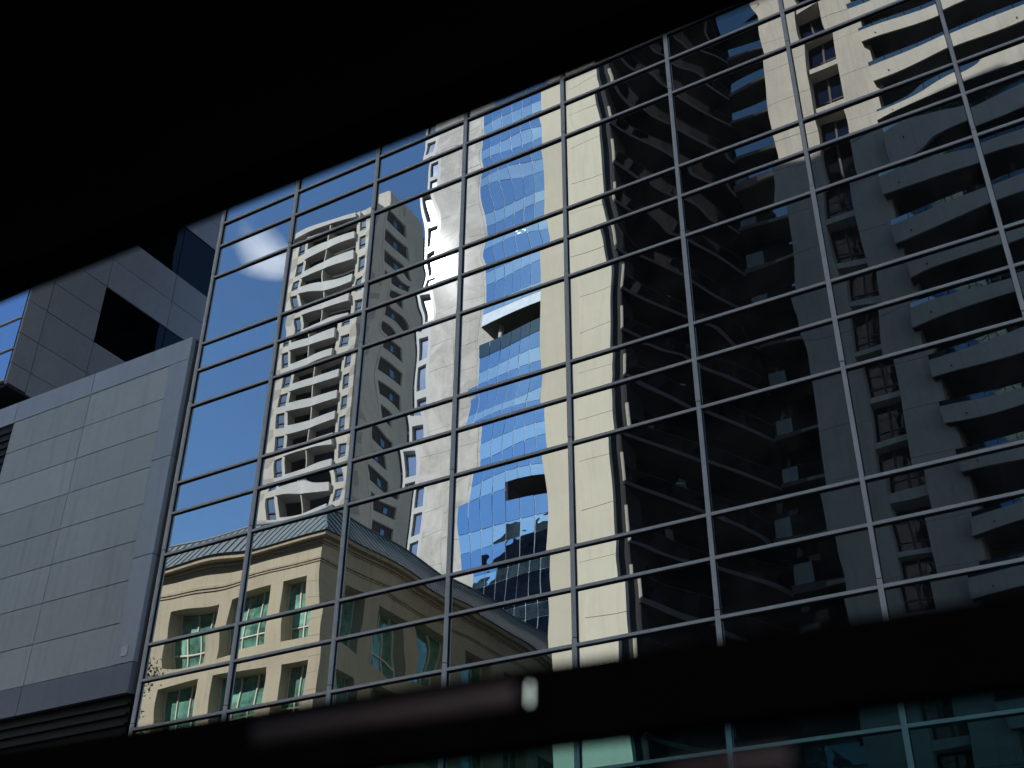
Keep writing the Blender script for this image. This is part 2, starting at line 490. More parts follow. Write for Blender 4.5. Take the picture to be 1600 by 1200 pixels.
def shown(c, k):
    # roughly how much of a pane the street side opening shows (used only to pick which panes become parts)
    n = 0
    for a in (0.1, 0.3, 0.5, 0.7, 0.9):
        for b_ in (0.1, 0.3, 0.5, 0.7, 0.9):
            x, y = topx((XS[c] + (XS[c + 1] - XS[c]) * a, 0, ZS[k + 1] + (ZS[k] - ZS[k + 1]) * b_))
            if 0 < x < 1600 and 0 < y < 1200 and y > 475 - 0.399 * x and (y < 1173 - 0.155 * x or y > 1250 - .1 * x):
                n += 1
    return n * (XS[c + 1] - XS[c]) * (ZS[k] - ZS[k + 1])


ranked = sorted(cells, key=lambda q: -shown(*q))
front = set(ranked[:100])
rest = MB()
for (c, k) in cells:
    x0, x1 = XS[c] + 0.03, XS[c + 1] - 0.03
    z0, z1 = ZS[k + 1] + 0.03, ZS[k] - 0.03
    amp = 0.0036 if 3 <= c <= 6 else (0.0023 if c <= 1 else 0.0030)
    if (c, k) in front:
        mb = MB(); pane(mb, x0, x1, z0, z1, amp); mb.build('glass_pane', office, smooth=True, recalc=False)
    else:
        pane(rest, x0, x1, z0, z1, amp, 12, 8)
for c in range(7):
    for k in range(-13, 17):
        x0 = XS[-1] + c * 2.9
        pane(rest, x0 + 0.03, min(44.9, x0 + 2.87), ZS[k + 1] + 0.03, ZS[k] - 0.03, 0.004, 6, 5)
for x0, x1 in [(XS[c], XS[c + 1]) for c in range(len(XS) - 1)] + [(XS[-1] + c * 2.9, min(44.93, XS[-1] + c * 2.9 + 2.9)) for c in range(7)]:
    for k in range(-48, -13):
        t1, t2, t3 = [RND.gauss(0, .002) for _ in range(3)]
        rest.face([(x0 + .03, t1, ZS[k + 1] + .03), (x1 - .03, t2, ZS[k + 1] + .03), (x1 - .03, t3, ZS[k] - .03), (x0 + .03, t1 + t3 - t2, ZS[k] - .03)], 'facade_glass')
o = rest.build('glass_pane', office, smooth=True, recalc=False); o['kind'] = 'stuff'

# transoms: one bar per row, each with its dark gasket line below; set between the mullions
for k in range(-48, 17):
    mb = MB()
    for c in range(len(XS) - 1):
        xa, xb = XS[c] + 0.037, XS[c + 1] - 0.037
        mb.box(xa, xb, -0.055, 0.19, ZS[k] - 0.024, ZS[k] + 0.031, 'aluminium')
        mb.box(xa, xb, -0.030, 0.19, ZS[k] - 0.045, ZS[k] - 0.0245, 'gasket')
    mb.build('transom', office)
far_ = []
for c in range(8):
    for k in range(-48, 17):
        mb = MB()
        mb.box(XS[-1] + c * 2.9 + 0.045, min(44.9, XS[-1] + (c + 1) * 2.9 - 0.045), -0.055, 0.19, ZS[k] - 0.024, ZS[k] + 0.031, 'aluminium')
        if c < 1:
            mb.build('transom', office)
        else:
            far_.append(mb)
o_f = MB()
for q in far_:
    bb = len(o_f.v); o_f.v += q.v; o_f.f += [[bb + i for i in f_] for f_ in q.f]; o_f.mi += [o_f.m('aluminium')] * len(q.f)
o_f = o_f.build('transom', office); o_f['kind'] = 'stuff'
xs_all = XS + [XS[-1] + 2.9 * c for c in range(1, 8)]
for i, x in enumerate(xs_all):
    mb = MB()
    w = 0.034
    top = 88.0
    joints = [ZS[k] + 0.13 for k in range(-46, 17, 3) if ZS[k] > 1]
    joints = sorted(joints)
    segs = [0.0] + joints + [top]
    for j, (za, zb) in enumerate(zip(segs, segs[1:])):
        d = 0.004 if j % 2 else 0.0
        mb.box(x - w - d, x + w + d, -0.075 - d, 0.19, za + 0.009, zb - 0.009, 'aluminium')
    mb.box(x - w + 0.004, x + w - 0.004, -0.066, 0.18, 0.0, top - 0.02, 'gasket')
    mb.box(x + w + 0.005, x + w + 0.016, -0.026, 0.18, 0.0, top - 0.02, 'gasket')
    mb.box(x - w - 0.016, x - w - 0.005, -0.026, 0.18, 0.0, top - 0.02, 'gasket')
    mb.build('mullion', office)
mb = MB(); mb.box(-0.055, 16.1, -0.06, 3.1, 88.0, 88.7, 'aluminium'); mb.box(16.1, 44.95, -0.06, 24.1, 88.0, 88.7, 'aluminium'); mb.build('roof', office)

# ------------------------------------------------------------------ grey panelled block in front-left (just proud of the glass)
low = thing('panelled_block', 'low block clad in large pale grey metal panels beside the glass facade', 'building', (-3, -0.1, 0))
g_ = 0.011
XR_, XI, XM, XL = -0.20, -0.87, -3.74, -6.77
ZB, ZB1, ZT0, ZT1 = 9.55, 10.24, 18.18, 18.84
b = MB(); b.box(-17, -0.28, -0.05, 12, ZB + .05, ZT1 - .06, 'gasket'); b.build('wall', low)
spans_ = ((XM, XR_), (XL, XM), (-10.3, XL), (-13.8, -10.3))
for x0, x1 in spans_:
    b = MB(); b.box(x0 + g_, x1 - g_, -0.16, -0.03, ZT0, ZT1, 'panel_trim'); b.build('top_band', low)
    b = MB(); b.box(x0 + g_, x1 - g_, -0.16, -0.03, ZB, ZB1 - g_, 'panel_base'); b.build('bottom_band', low)
b = MB(); b.box(-13.8, XR_, -0.02, 12, ZT1 - .05, ZT1 + .01, 'panel_trim'); b.build('roof', low)
for z0, z1 in ((ZB1, 12.80), (12.80, 15.38), (15.38, ZT0)):
    b = MB(); b.box(XI + g_, XR_ - g_, -0.16, -0.03, z0 + g_, z1 - g_, 'panel_trim'); b.build('side_band', low)
for z0, z1 in ((ZB, 12.80), (12.80, 18.14), (18.14, ZT1 - .07)):
    b = MB(); b.box(-0.275, XR_ - .015, -0.028, 0.17, z0 + g_, z1 - g_, 'panel_dark'); b.build('side_return', low)
hz = [ZB1, 11.24, 12.27, 13.27, 14.23, 15.23, 16.23, 17.18, ZT0]
for x0, x1 in ((XL, XM), (XM, XI)):
    for z0, z1 in zip(hz, hz[1:]):
        b = MB()
        tl = RND.uniform(-0.002, 0.002)
        b.box(x0 + g_, x1 - g_, -0.143 + tl, -0.03, z0 + g_, z1 - g_, 'panel'); b.build('metal_panel', low)
b = MB(); b.box(-13.8, XL - .02, -0.10, -0.03, ZB1 + .01, ZT0 - .02, 'louvre')
for k in range(32):
    b.box(-13.7, XL - .03, -0.15, -0.101, ZB1 + .07 + k * 0.245, ZB1 + .13 + k * 0.245, 'louvre')
b.build('louvre', low)
b = MB(); b.box(-17, -0.24, 0.02, 12, 0, ZB + .04, 'louvre')
for k in range(42):
    b.box(-16.9, -0.25, -0.06, 0.015, 0.3 + k * 0.22, 0.36 + k * 0.22, 'louvre')
b.build('base_wall', low)
b = MB(); b.box(-0.62, -0.44, -0.182, -0.162, 10.40, 10.64, 'plate'); b.build('sign_plate', low)

# ------------------------------------------------------------------ dark panelled tower behind
dk = thing('panelled_tower', 'dark grey panelled tower with black window bands rising behind the low panelled block', 'building', (-15, 5, 0))
b = MB(); b.box(-23.5, -7.56, -0.20, 12.0, 19.72, 90.9, 'gasket'); b.build('wall', dk)
b = MB(); b.box(-22.5, -8.5, 0.8, 11.5, 0, 19.70, 'louvre'); b.build('base_wall', dk)
zj = [19.65, 20.39, 21.45, 22.63, 23.72, 24.80, 25.93, 27.10, 28.20, 29.25, 30.35, 31.45, 32.55, 33.65, 34.75, 35.85, 36.95, 38.05]
yj = [-0.27, 0.43, 2.30, 5.00, 7.70, 10.4, 12.0]
for r, (z0, z1) in enumerate(zip(zj, zj[1:])):
    for c, (y0, y1) in enumerate(zip(yj, yj[1:])):
        if z0 in (22.63, 23.72) and y0 in (2.30, 5.00):
            continue
        if z0 in (27.10, 28.20) and 2.3 <= y0 < 7.7:
            continue
        if z0 in (31.45, 32.55) and 2.3 <= y0 < 7.7:
            continue
        b = MB(); b.box(-7.56, -7.50 + RND.uniform(-.004, .004), y0 + g_, y1 - g_, z0 + g_, z1 - g_, 'panel_dark'); b.build('metal_panel', dk)
for z0, z1 in ((22.63, 24.80), (27.10, 29.25), (31.45, 33.65)):
    b = MB(); b.box(-7.60, -7.535, 2.32, 4.985, z0 + .015, z1 - .015, 'black_glass'); b.box(-7.60, -7.535, 5.015, 7.68, z0 + .015, z1 - .015, 'black_glass'); b.build('window', dk)
b = MB(); b.box(-23.5, -7.56, -0.21, 12, 38.1, 90.6, 'panel_dark'); b.build('upper_wall', dk)
for k in range(16):
    z = 19.75 + k * 1.12
    b = MB(); b.box(-23.4, -7.60, -0.27, -0.21, z + .06, z + 1.12, 'blue_window'); b.box(-23.4, -7.58, -0.31, -0.211, z, z + .055, 'aluminium'); b.build('window', dk)
b = MB(); b.box(-23.5, -7.5, -0.21, 12, 19.60, 19.715, 'louvre'); b.build('soffit', dk)

# ------------------------------------------------------------------ far dark tower behind the facade (what the blue tower mirrors)
ft = thing('office_slab', 'dark slab tower far behind the glass building', 'building', (-115, 100, 0))
b = MB(); b.box(-210, -20, 100, 125, 0, 134, 'core'); b.build('wall', ft)
for k in range(32):
    b = MB(); b.box(-210, -20, 99.6, 99.98, 2 + k * 4.0, 4.2 + k * 4.0, 'bronze_glass'); b.build('window_band', ft)

# ================================================================== the street opposite (seen in the mirror glass)
# ---- sandstone building with a metal mansard roof
bg_ = thing('sandstone_building', 'low sandstone coloured building with grey metal mansard roof and green windows', 'building', (-25, -30, 0))
XC, YF, YB = -17.95, 27.0, 60.0
b = MB(True); b.box(-52, XC - 1.0, YF + 1.0, YB, 0, 28.6, 'dark'); b.build('core', bg_)
fx = [(-20.55, -18.75), (-24.85, -21.55), (-28.85, -25.85), (-32.95, -29.9), (-36.9, -33.9), (-41, -38), (-45, -42), (-49, -46)]
rows = [(22.85, 26.1), (18.55, 21.75), (14.25, 17.45), (9.95, 13.15), (5.6, 8.85), (1.2, 4.4)]
sy = [(28.65, 30.4), (31.7, 34.7), (35.7, 38.4), (40.2, 43.2), (44.4, 47.2), (48.6, 51.6), (53, 56)]


def wallgrid(mb, spans, rows_, lo, hi, zlo, zhi, put):
    """wall slab with openings: full-height piers, and spandrels between rows"""
    spans = sorted(spans); rows_ = sorted(rows_)
    e = lo
    for a, c in spans:
        put(mb, e, a, zlo, zhi); e = c
    put(mb, e, hi, zlo, zhi)
    for a, c in spans:
        z = zlo
        for za, zb in rows_:
            put(mb, a, c, z, za); z = zb
        put(mb, a, c, z, zhi)


b = MB(True); wallgrid(b, fx, rows, -52, XC, 0, 28.0, lambda m_, a, c, z, w: m_.box(a, c, YF, YF + 0.95, z, w, 'beige')); b.build('wall', bg_)
b = MB(True); wallgrid(b, sy, rows, YF + 0.951, YB, 0, 28.0, lambda m_, a, c, z, w: m_.box(XC - 0.95, XC, a, c, z, w, 'beige')); b.build('side_wall', bg_)


def bwin(x0, x1, z0, z1, side=False, y0=None):
    f = MB(True)
    w = x1 - x0
    n = 1 if w < 2.2 else 2
    T = lambda a, c, d0, d1, za, zb, mt: (f.box(a, c, YF + d0, YF + d1, za, zb, mt) if not side else f.box(XC - d1, XC - d0, a, c, za, zb, mt))
    T(x0 + .06, x1 - .06, .74, .80, z0 + .06, z1 - .02, 'green_glass')
    if RND.random() < .45:
        T(x0 + .06, x0 + w * (1.0 if n == 1 else RND.choice((.33, .5, .95))) - .06, .725, .739, (z0 + .92) if RND.random() < .5 else z0 + .07, z1 - .03, 'green_blind')
    for a, c in ((x0 + .001, x0 + .06), (x1 - .06, x1 - .001)):
        T(a, c, .66, .82, z0, z1, 'cream_frame')
    T(x0 + .06, x1 - .06, .66, .82, z0 + .001, z0 + .06, 'cream_frame')
    for k in range(1, n + 1):
        xm = x0 + w * k / (n + 1)
        T(xm - .035, xm + .035, .67, .739, z0 + .06, z1 - .02, 'cream_frame')
    T(x0 + .06, x1 - .06, .675, .736, z0 + .85, z0 + .91, 'cream_frame')
    return f.build('window', bg_)


for a, c in fx:
    for z0, z1 in rows:
        bwin(a, c, z0, z1)
for a, c in sy:
    for z0, z1 in rows:
        bwin(a, c, z0, z1, True)
# cornice bands, eaves
b = MB(True)
for z0, z1, pr in ((26.85, 26.93, .05), (26.98, 27.10, .09), (27.92, 28.0, .07), (28.02, 28.16, .18), (28.18, 28.42, .50)):
    b.prism([(-52, YF - pr), (XC + pr, YF - pr), (XC + pr, YB), (XC + pr - .5 - pr, YB), (XC - .5, YF + .5), (-52, YF + .5)], z0, z1, 'beige_trim')
b.box(-51.9, XC - .03, YF + .03, YB - .1, 27.9, 28.42, 'beige_trim')
for z0, z1 in ((26.93, 26.98),):
    b.prism([(-52, YF - .01), (XC + .01, YF - .01), (XC + .01, YB), (XC - .5, YB), (XC - .5, YF + .5), (-52, YF + .5)], z0, z1, 'joint')
b.build('cornice', bg_)
b = MB(True)
for j in range(30):   # render joints on the corner pier
    z = 1.0 + j * 0.95
    if z < 26.6:
        b.box(XC - 0.78, XC + .004, YF - .004, YF + 0.6, z, z + .018, 'joint')
b.build('pier_joints', bg_)
b = MB(True)
e0, e1_, zr0, zr1 = 0.62, 1.6, 28.43, 31.25
b.face([(-52, YF - e0, zr0), (XC + e0, YF - e0, zr0), (XC - e1_, YF + e1_, zr1), (-52, YF + e1_, zr1)], 'roof_metal')
b.face([(XC + e0, YF - e0, zr0), (XC + e0, YB, zr0), (XC - e1_, YB, zr1), (XC - e1_, YF + e1_, zr1)], 'roof_metal')
b.face([(-52, YF + e1_, zr1), (XC - e1_, YF + e1_, zr1), (XC - e1_, YB, zr1), (-52, YB, zr1)], 'roof_metal')
b.face([(-52, YF - e0, zr0), (-52, YB, zr0), (XC + e0, YB, zr0), (XC + e0, YF - e0, zr0)], 'roof_metal')
roof = b.build('roof', bg_, recalc=False)
b = MB(True)
for k in range(70):
    x = -51.5 + k * 0.52
    if x > XC + e0 - .1: break
    top = e1_
    t_ = 1.0 if x < XC - e1_ else (XC + e0 - x) / (e0 + e1_)
    b.beam((x, YF - e0, zr0 + .03), (x, YF - e0 + t_ * (e0 + e1_), zr0 + .03 + t_ * (zr1 - zr0)), .035, .06, 'joint')
for k in range(64):
    y = YF - .3 + k * 0.52
    if y > YB: break
    t_ = 1.0 if y > YF + e1_ else (y - (YF - e0)) / (e0 + e1_)
    b.beam((XC + e0, y, zr0 + .03), (XC + e0 - t_ * (e0 + e1_), y, zr0 + .03 + t_ * (zr1 - zr0)), .035, .06, 'joint')
b.beam((XC + e0, YF - e0, zr0 + .03), (XC - e1_, YF + e1_, zr1 + .03), .10, .08, 'roof_metal')
b.beam((-52, YF + e1_, zr1 + .03), (XC - e1_, YF + e1_, zr1 + .03), .14, .08, 'roof_metal')
b.beam((XC - e1_, YF + e1_, zr1 + .03), (XC - e1_, YB, zr1 + .03), .14, .08, 'roof_metal')
b.build('seams', roof)
b = MB(True)
for x in (-30.6, -29.7):
    b.tube([(x, YF + 2.6, 31.1), (x, YF + 2.6, 31.6)], .1, 'roof_metal')
b.tube([(-31.2, YF + 2.6, 31.6), (-29.3, YF + 2.6, 31.6)], .05, 'roof_metal')
b.build('roof_rail', roof)

# ---- apartment tower with curved balconies
at_ = thing('balcony_tower', 'tall beige apartment tower with a central stack of curved pale balconies and open sky behind', 'building', (-64, -80, 0))
TY = 76.0
b = MB(True)
for x0, x1 in ((-71.0, -69.55), (-68.40, -68.0), (-60.5, -59.95), (-58.80, -58.3)):
    b.box(x0, x1, TY, TY + 1.0, 0, 106.0, 'tower')
b.prism([(-58.3, TY), (-57.9, TY), (-57.05, TY + 1.6), (-57.05, TY + 3.2), (-58.3, TY + 3.2)], 0, 106.0, 'tower')
b.box(-71.0, -57.9, TY + 3.2, TY + 10.4, 0, 109.5, 'tower')
b.box(-71.0, -68.0, TY + 1.0, TY + 3.2, 0, 105.9, 'tower'); b.box(-60.5, -58.3, TY + 1.0, TY + 3.2, 0, 105.9, 'tower')
b.box(-57.9, -57.3, TY + 3.2, TY + 9.9, 0, 109.5, 'tower')
FL = 34
for k in range(FL + 1):
    z = k * 3.0 + 1.2
    for x0, x1 in ((-69.55, -68.40), (-59.95, -58.80)):
        b.box(x0, x1, TY, TY + .9, z, z + 1.0, 'tower')
b.build('wall', at_)
# side wall with recessed bands
b = MB(True)
for k in range(FL + 2):
    z = k * 3.0 + 1.2
    b.box(-57.3, -57.0, TY + 3.2, TY + 9.9, z, z + 1.25, 'tower')
    b.box(-57.3, -57.0, TY + 3.2, TY + 3.5, z + 1.25, z + 3.0, 'tower'); b.box(-57.3, -57.0, TY + 7.2, TY + 9.9, z + 1.25, z + 3.0, 'tower')
b.build('side_wall', at_)
# taupe bands: flat polygons darker than the wall on the outer edges
b = MB(True)
pr_ = random.Random(3)
for k in range(FL + 1):
    z = k * 3.0 + 0.5
    s = pr_.uniform(-.3, .3)
    b.face([(-71.0, TY - .015, z), (-70.3 + s, TY - .015, z), (-69.7 + s, TY - .015, z + .8), (-69.75 + s, TY - .015, z + 1.7), (-71.0, TY - .015, z + 1.7)], 'tower_dark')
    b.face([(-58.75, TY - .015, z + .2), (-57.9, TY - .015, z + .2), (-57.9, TY - .015, z + 1.6), (-58.3, TY - .015, z + 1.5), (-58.75, TY - .015, z + .9)], 'tower_dark')
    b.face([(-57.9 + .012, TY - .012, z + .2), (-57.03, TY + 1.58, z + .2), (-57.03, TY + 1.58, z + 1.6), (-57.9 + .012, TY - .012, z + 1.6)], 'tower_dark')
b.build('taupe_bands', at_, recalc=False)
# side windows
w0 = MB(True); w0.box(-57.28, -57.24, TY + 3.52, TY + 7.18, 2.46, 4.19, 'dark'); w0.box(-57.24, -57.18, TY + 5.2, TY + 5.8, 2.8, 3.6, 'window')
w0 = w0.build('side_window', at_)
for k in range(1, FL + 1):
    place(w0, at_, (0, 0, 3.0 * k))
# front windows
for x0 in (-69.55, -59.95):
    f = MB(True)
    f.box(x0, x0 + 1.15, TY + .22, TY + .3, 2.2, 4.2, 'window')
    f.box(x0, x0 + .08, TY + .10, TY + .219, 2.2, 4.2, 'parapet'); f.box(x0 + 1.07, x0 + 1.15, TY + .10, TY + .219, 2.2, 4.2, 'dark')
    f.box(x0 + .08, x0 + 1.07, TY + .12, TY + .219, 2.85, 2.93, 'dark'); f.box(x0 + .08, x0 + 1.07, TY + .12, TY + .219, 2.2, 2.26, 'parapet')
    w = f.build('window', at_)
    for k in range(1, FL):
        place(w, at_, (0, 0, 3.0 * k))


def bal_outline(n=8):
    pts = []
    for i in range(n + 1):     # left bay, nearly flat
        u = i / n; pts.append((-67.98 + u * 3.4, TY - .36 - .06 * math.sin(math.pi * (0.15 + .7 * u))))
    for i in range(1, n + 1):
        u = i / n; pts.append((-64.58 + u * 4.06, TY - .40 - .13 * math.sin(math.pi * (.05 + .85 * u))))
    return pts


bo = bal_outline()
f = MB(True)
z = 1.0
f.prism(bo + [(-60.52, TY + .9), (-67.98, TY + .9)], z, z + .16, 'parapet')
for (xa, ya), (xb, yb) in zip(bo, bo[1:]):
    f.prism([(xa, ya), (xb, yb), (xb, yb + .12), (xa, ya + .12)], z + .16, z + 1.12, 'parapet')
f.prism([(-67.98, bo[0][1] + .12), (-67.86, bo[0][1] + .12), (-67.86, TY), (-67.98, TY)], z + .16, z + 1.12, 'parapet')
f.prism([(-60.64, bo[-1][1] + .12), (-60.52, bo[-1][1] + .12), (-60.52, TY), (-60.64, TY)], z + .16, z + 1.12, 'parapet')
f.box(-64.66, -64.54, TY - .3, TY + 1.0, z + 1.12, z + 3.0, 'tower')
b0 = f.build('balcony', at_)
for k in range(1, FL + 1):
    place(b0, at_, (0, 0, 3.0 * k))
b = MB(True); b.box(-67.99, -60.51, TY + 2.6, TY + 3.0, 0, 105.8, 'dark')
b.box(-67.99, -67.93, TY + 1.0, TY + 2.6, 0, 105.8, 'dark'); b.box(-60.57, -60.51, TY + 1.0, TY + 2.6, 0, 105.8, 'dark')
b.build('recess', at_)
f = MB(True)   # curved canopy on top
for i in range(14):
    u0, u1 = i / 14, (i + 1) / 14
    za = 104.7 + .5 * math.sin(math.pi * (u0 * .9)); zb = 104.7 + .5 * math.sin(math.pi * (u1 * .9))
    xa, xb = -71.0 + u0 * 10.6, -71.0 + u1 * 10.6
    f.prism([(xa, TY - .45), (xb, TY - .45), (xb, TY + 2.5), (xa, TY + 2.5)], lambda x, y, a=za, c=zb, p=xa, q=xb: a + (c - a) * (x - p) / (q - p), lambda x, y, a=za, c=zb, p=xa, q=xb: .75 + a + (c - a) * (x - p) / (q - p), 'parapet')
f.build('canopy', at_)
b = MB(True)
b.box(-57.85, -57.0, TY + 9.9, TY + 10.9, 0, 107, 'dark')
for k in range(35):
    b.box(-57.0, -56.85, TY + 9.95, TY + 10.85, k * 3.0 + .6, k * 3.0 + .9, 'tower_dark')
b.build('stair_slot', at_)

# ---- stained concrete tower
ct = thing('concrete_tower', 'very tall stained concrete tower with one column of tall windows, sun glinting on it', 'building', (-34, -75, 0))
CY = 65.0
b = MB(True)
b.box(-41.25, -40.95, CY, CY + .9, 0, 135, 'white_wall'); b.box(-39.75, -39.2, CY, CY + .9, 0, 135, 'white_wall')
for k in range(42):
    z = k * 3.2 + .3
    b.box(-40.95, -39.75, CY, CY + .9, z, z + .7, 'white_wall')
b.build('window_strip_wall', ct)
b = MB(True); b.box(-41.25, -24.0, CY + .9, CY + 16, 0, 135, 'concrete'); b.build('wall', ct)
cl = [0, 3.1, 6.4, 9.4, 12.4, 15.2]
b = MB(True)
for c in range(5):
    z = (0.0, 1.3, 0.6, 1.9, 0.3)[c]
    while z < 134:
        h = (2.9, 3.6, 3.2)[(int(z) + c) % 3]
        b.box(-39.2 + cl[c] + .014, -39.2 + cl[c + 1] - .014, CY - .25 - .01 * ((int(z) + c) % 2), CY + .89, z + .014, min(135, z + h - .014), 'concrete')
        z += h
b.build('panel_wall', ct)
f = MB(True); f.box(-40.95, -39.75, CY + .30, CY + .36, 1.0, 3.5, 'strip_glass'); w = f.build('window', ct)
for k in range(1, 41):
    place(w, ct, (0, 0, 3.2 * k))

# ---- blue curtain-wall tower
bt = thing('blue_glass_tower', 'blue glass tower with teal spandrel bands and a dark open terrace floor', 'building', (-18, -62, 0))
BY = 56.0


def bow(x):
    return BY + 0.008 * (x + 20.0) ** 2


gx = [-27.3 + .02 + i * 1.12 for i in range(17)]
gx_low = [-28.42] + gx
b = MB(True); b.prism([(-26.9, BY + 2.9), (-9, BY + 4.5), (-9, BY + 22), (-26.9, BY + 22)], 0, 118, 'core'); b.build('core', bt)
br = random.Random(11)
nf = 31
for k in range(nf):
    z = 0.2 + k * 3.76
    if 60.3 < z + 1.0 < 63.0 or 60.3 < z < 61.5:
        terrace = True
    else:
        terrace = False
    cols = gx_low if z < 42.5 or 52.0 < z < 55.0 else gx
    gmb = MB(True); sp = MB(True)
    for xa, xb in zip(cols, cols[1:]):
        cutout = xa > -24.3
        for (mbx, mt, z0, z1) in ((gmb, 'blue_glass', z + 1.32, z + 3.74), (sp, 'teal_band', z + .02, z + 1.28)):
            if terrace:
                continue
            t1, t2, t3 = [br.gauss(0, .006) for _ in range(3)]
            ya, yb = bow(xa), bow(xb)
            pts = [(xa + .026, ya + t1, z0), (xb - .026, yb + t2, z0), (xb - .026, yb + t3, z1), (xa + .026, ya + t1 + t3 - t2, z1)]
            if cutout:
                # the small dark loggia cut into the glass
                lo, hi = 44.4, 45.8
                if z0 < lo < z1:
                    pts[2] = (pts[2][0], pts[2][1], lo); pts[3] = (pts[3][0], pts[3][1], lo)
                elif z0 < hi < z1:
                    pts[0] = (pts[0][0], pts[0][1], hi); pts[1] = (pts[1][0], pts[1][1], hi)
            mbx.face(pts, mt)
    if gmb.f:
        gmb.build('glass_wall', bt, recalc=False)
        sp.build('spandrel', bt, recalc=False)
# mullion backing (pale sealant lines) just behind the glass
b = MB(True)
for lo, hi in ((0.2, 44.35), (45.85, 60.3), (62.8, 116)):
    cols = gx
    for xa, xb in zip(cols, cols[1:]):
        if lo == 45.85 or hi == 44.35 or True:
            b.face([(xa, bow(xa) + .03, lo), (xb, bow(xb) + .03, lo), (xb, bow(xb) + .03, hi), (xa, bow(xa) + .03, hi)], 'white_line')
for xa, xb in zip(gx, gx[1:]):
    if xa < -24.3:
        b.face([(xa, bow(xa) + .05, 44.35), (xb, bow(xb) + .05, 44.35), (xb, bow(xb) + .05, 45.85), (xa, bow(xa) + .05, 45.85)], 'white_line')
b.face([(-28.42, bow(-28.42) + .05, .2), (-27.28, bow(-27.28) + .05, .2), (-27.28, bow(-27.28) + .05, 43.9), (-28.42, bow(-28.42) + .05, 43.9)], 'white_line')
b.build('sealant', bt, recalc=False)
b = MB(True)
b.prism([(x, bow(x) + .1) for x in gx] + [(-9.4, BY + 6), (-27.3, BY + 6)], 60.2, 60.36, 'joint')
b.prism([(x, bow(x) + .1) for x in gx] + [(-9.4, BY + 6), (-27.3, BY + 6)], 62.75, 62.9, 'dark')
b.prism([(x, bow(x) + .3) for x in gx[3:]] + [(-9.4, BY + 5), (-24, BY + 5)], 44.2, 44.34, 'dark')
b.prism([(x, bow(x) + .3) for x in gx[3:]] + [(-9.4, BY + 5), (-24, BY + 5)], 45.86, 46.0, 'dark')
b.build('floor_slab', bt)
b = MB(True)
for xa, xb in zip(gx, gx[1:]):
    b.face([(xa + .02, bow(xa) - .05, 59.45), (xb - .02, bow(xb) - .05, 59.45), (xb - .02, bow(xb) - .05, 60.75), (xa + .02, bow(xa) - .05, 60.75)], 'railing_glass')
b.build('terrace_railing', bt, recalc=False)
b = MB(True)
for x in (-25.8, -20.5, -15.2):
    b.tube([(x, bow(x) + 1.1, 60.36), (x, bow(x) + 1.1, 62.75)], .22, 'parapet', 16)
    b.build('column', bt, smooth=True); b = MB(True)

# ---- cream slab tower with dark skewed balcony side
cm = thing('cream_wall_tower', 'cream walled tower edge with a dark skewed side of stacked balcony slabs', 'building', (-3, -34, 0))
QY = 30.0
b = MB(True)
b.box(-6.47, -4.45, QY + .10, QY + 6, 0, 110, 'cream_dim'); b.build('wall', cm)
b = MB(True)
z = 0.0; jh = 2.78; prv = 0
js = [22.2 + 2.73 * i for i in range(-8, 33)]
js = [0] + [j for j in js if j > 0.5]
for za, zb in zip(js, js[1:]):
    b.box(-4.45, -2.33, QY, QY + 1.2, za + .014, min(110, zb) - .014, 'cream')
b.build('pier', cm)
b = MB(True); b.box(-4.44, -2.4, QY + 1.2, QY + 6, 0, 110, 'joint'); b.box(-4.43, -2.36, QY + .03, QY + 1.19, 0, 110, 'joint'); b.build('core', cm)
# skewed dark side
A = Vector((-1.7, QY + .45)); Bp = Vector((2.45, QY + 10.6))
dv = (Bp - A).normalized(); nv = Vector((dv.y, -dv.x))
Q = lambda s, o_: (A.x + dv.x * s + nv.x * o_, A.y + dv.y * s + nv.y * o_)
Ln = (Bp - A).length
b = MB(True)
b.prism([Q(-.3, -1.6), Q(Ln, -1.6), Q(Ln, -3.0), Q(-.3, -3.0)], 0, 108, 'bronze_glass'); b.build('side_wall', cm)
b = MB(True)   # dark return against the cream pier
b.prism([(-2.33, QY + .35), (-1.75, QY + .5), (-1.9, QY + 2.6), (-2.33, QY + 2.6)], 0, 108, 'louvre'); b.build('dark_return', cm)
f = MB(True)
f.prism([Q(-.05, 0), Q(Ln, 0), Q(Ln, -1.6), Q(-.05, -1.6)], 1.0, 1.16, 'louvre')  # near-black slab, the underside's shade put into its colour
f.prism([Q(-.06, .03), Q(Ln, .03), Q(Ln, 0), Q(-.06, 0)], .98, 1.20, 'brown_slab')
f.beam((*Q(0, -.05), 2.15), (*Q(Ln, -.05), 2.15), .04, .03, 'dark')
f.beam((*Q(.02, -.08), 1.2), (*Q(.02, -.08), 2.9), .05, .18, 'cream_dim')
fb = f.build('balcony', cm)
f = MB(True); f.face([(*Q(.1, -.06), 1.2), (*Q(Ln, -.06), 1.2), (*Q(Ln, -.06), 2.12), (*Q(.1, -.06), 2.12)], 'bronze_glass')
f.build('balustrade', fb, recalc=False)
for k in range(1, 35):
    place(fb, cm, (0, 0, 3.08 * k))
cr_ = random.Random(5)
for k in range(3, 30):
    if cr_.random() < .75:
        s = cr_.uniform(.8, Ln - 3); w_ = cr_.uniform(.4, 1.0)
        f = MB(True); z = 1.2 + 3.08 * k
        n = 8
        for i in range(n):
            a0 = s + w_ * i / n; a1 = s + w_ * (i + 1) / n; o0 = -1.45 - .06 * (i % 2); o1 = -1.45 - .06 * ((i + 1) % 2)
            f.face([(*Q(a0, o0), z), (*Q(a1, o1), z), (*Q(a1, o1), z + 2.5), (*Q(a0, o0), z + 2.5)], 'curtain')
        f.build('curtain', cm, recalc=False)
f = MB(True)   # a folding chair and clothes stand left on balconies
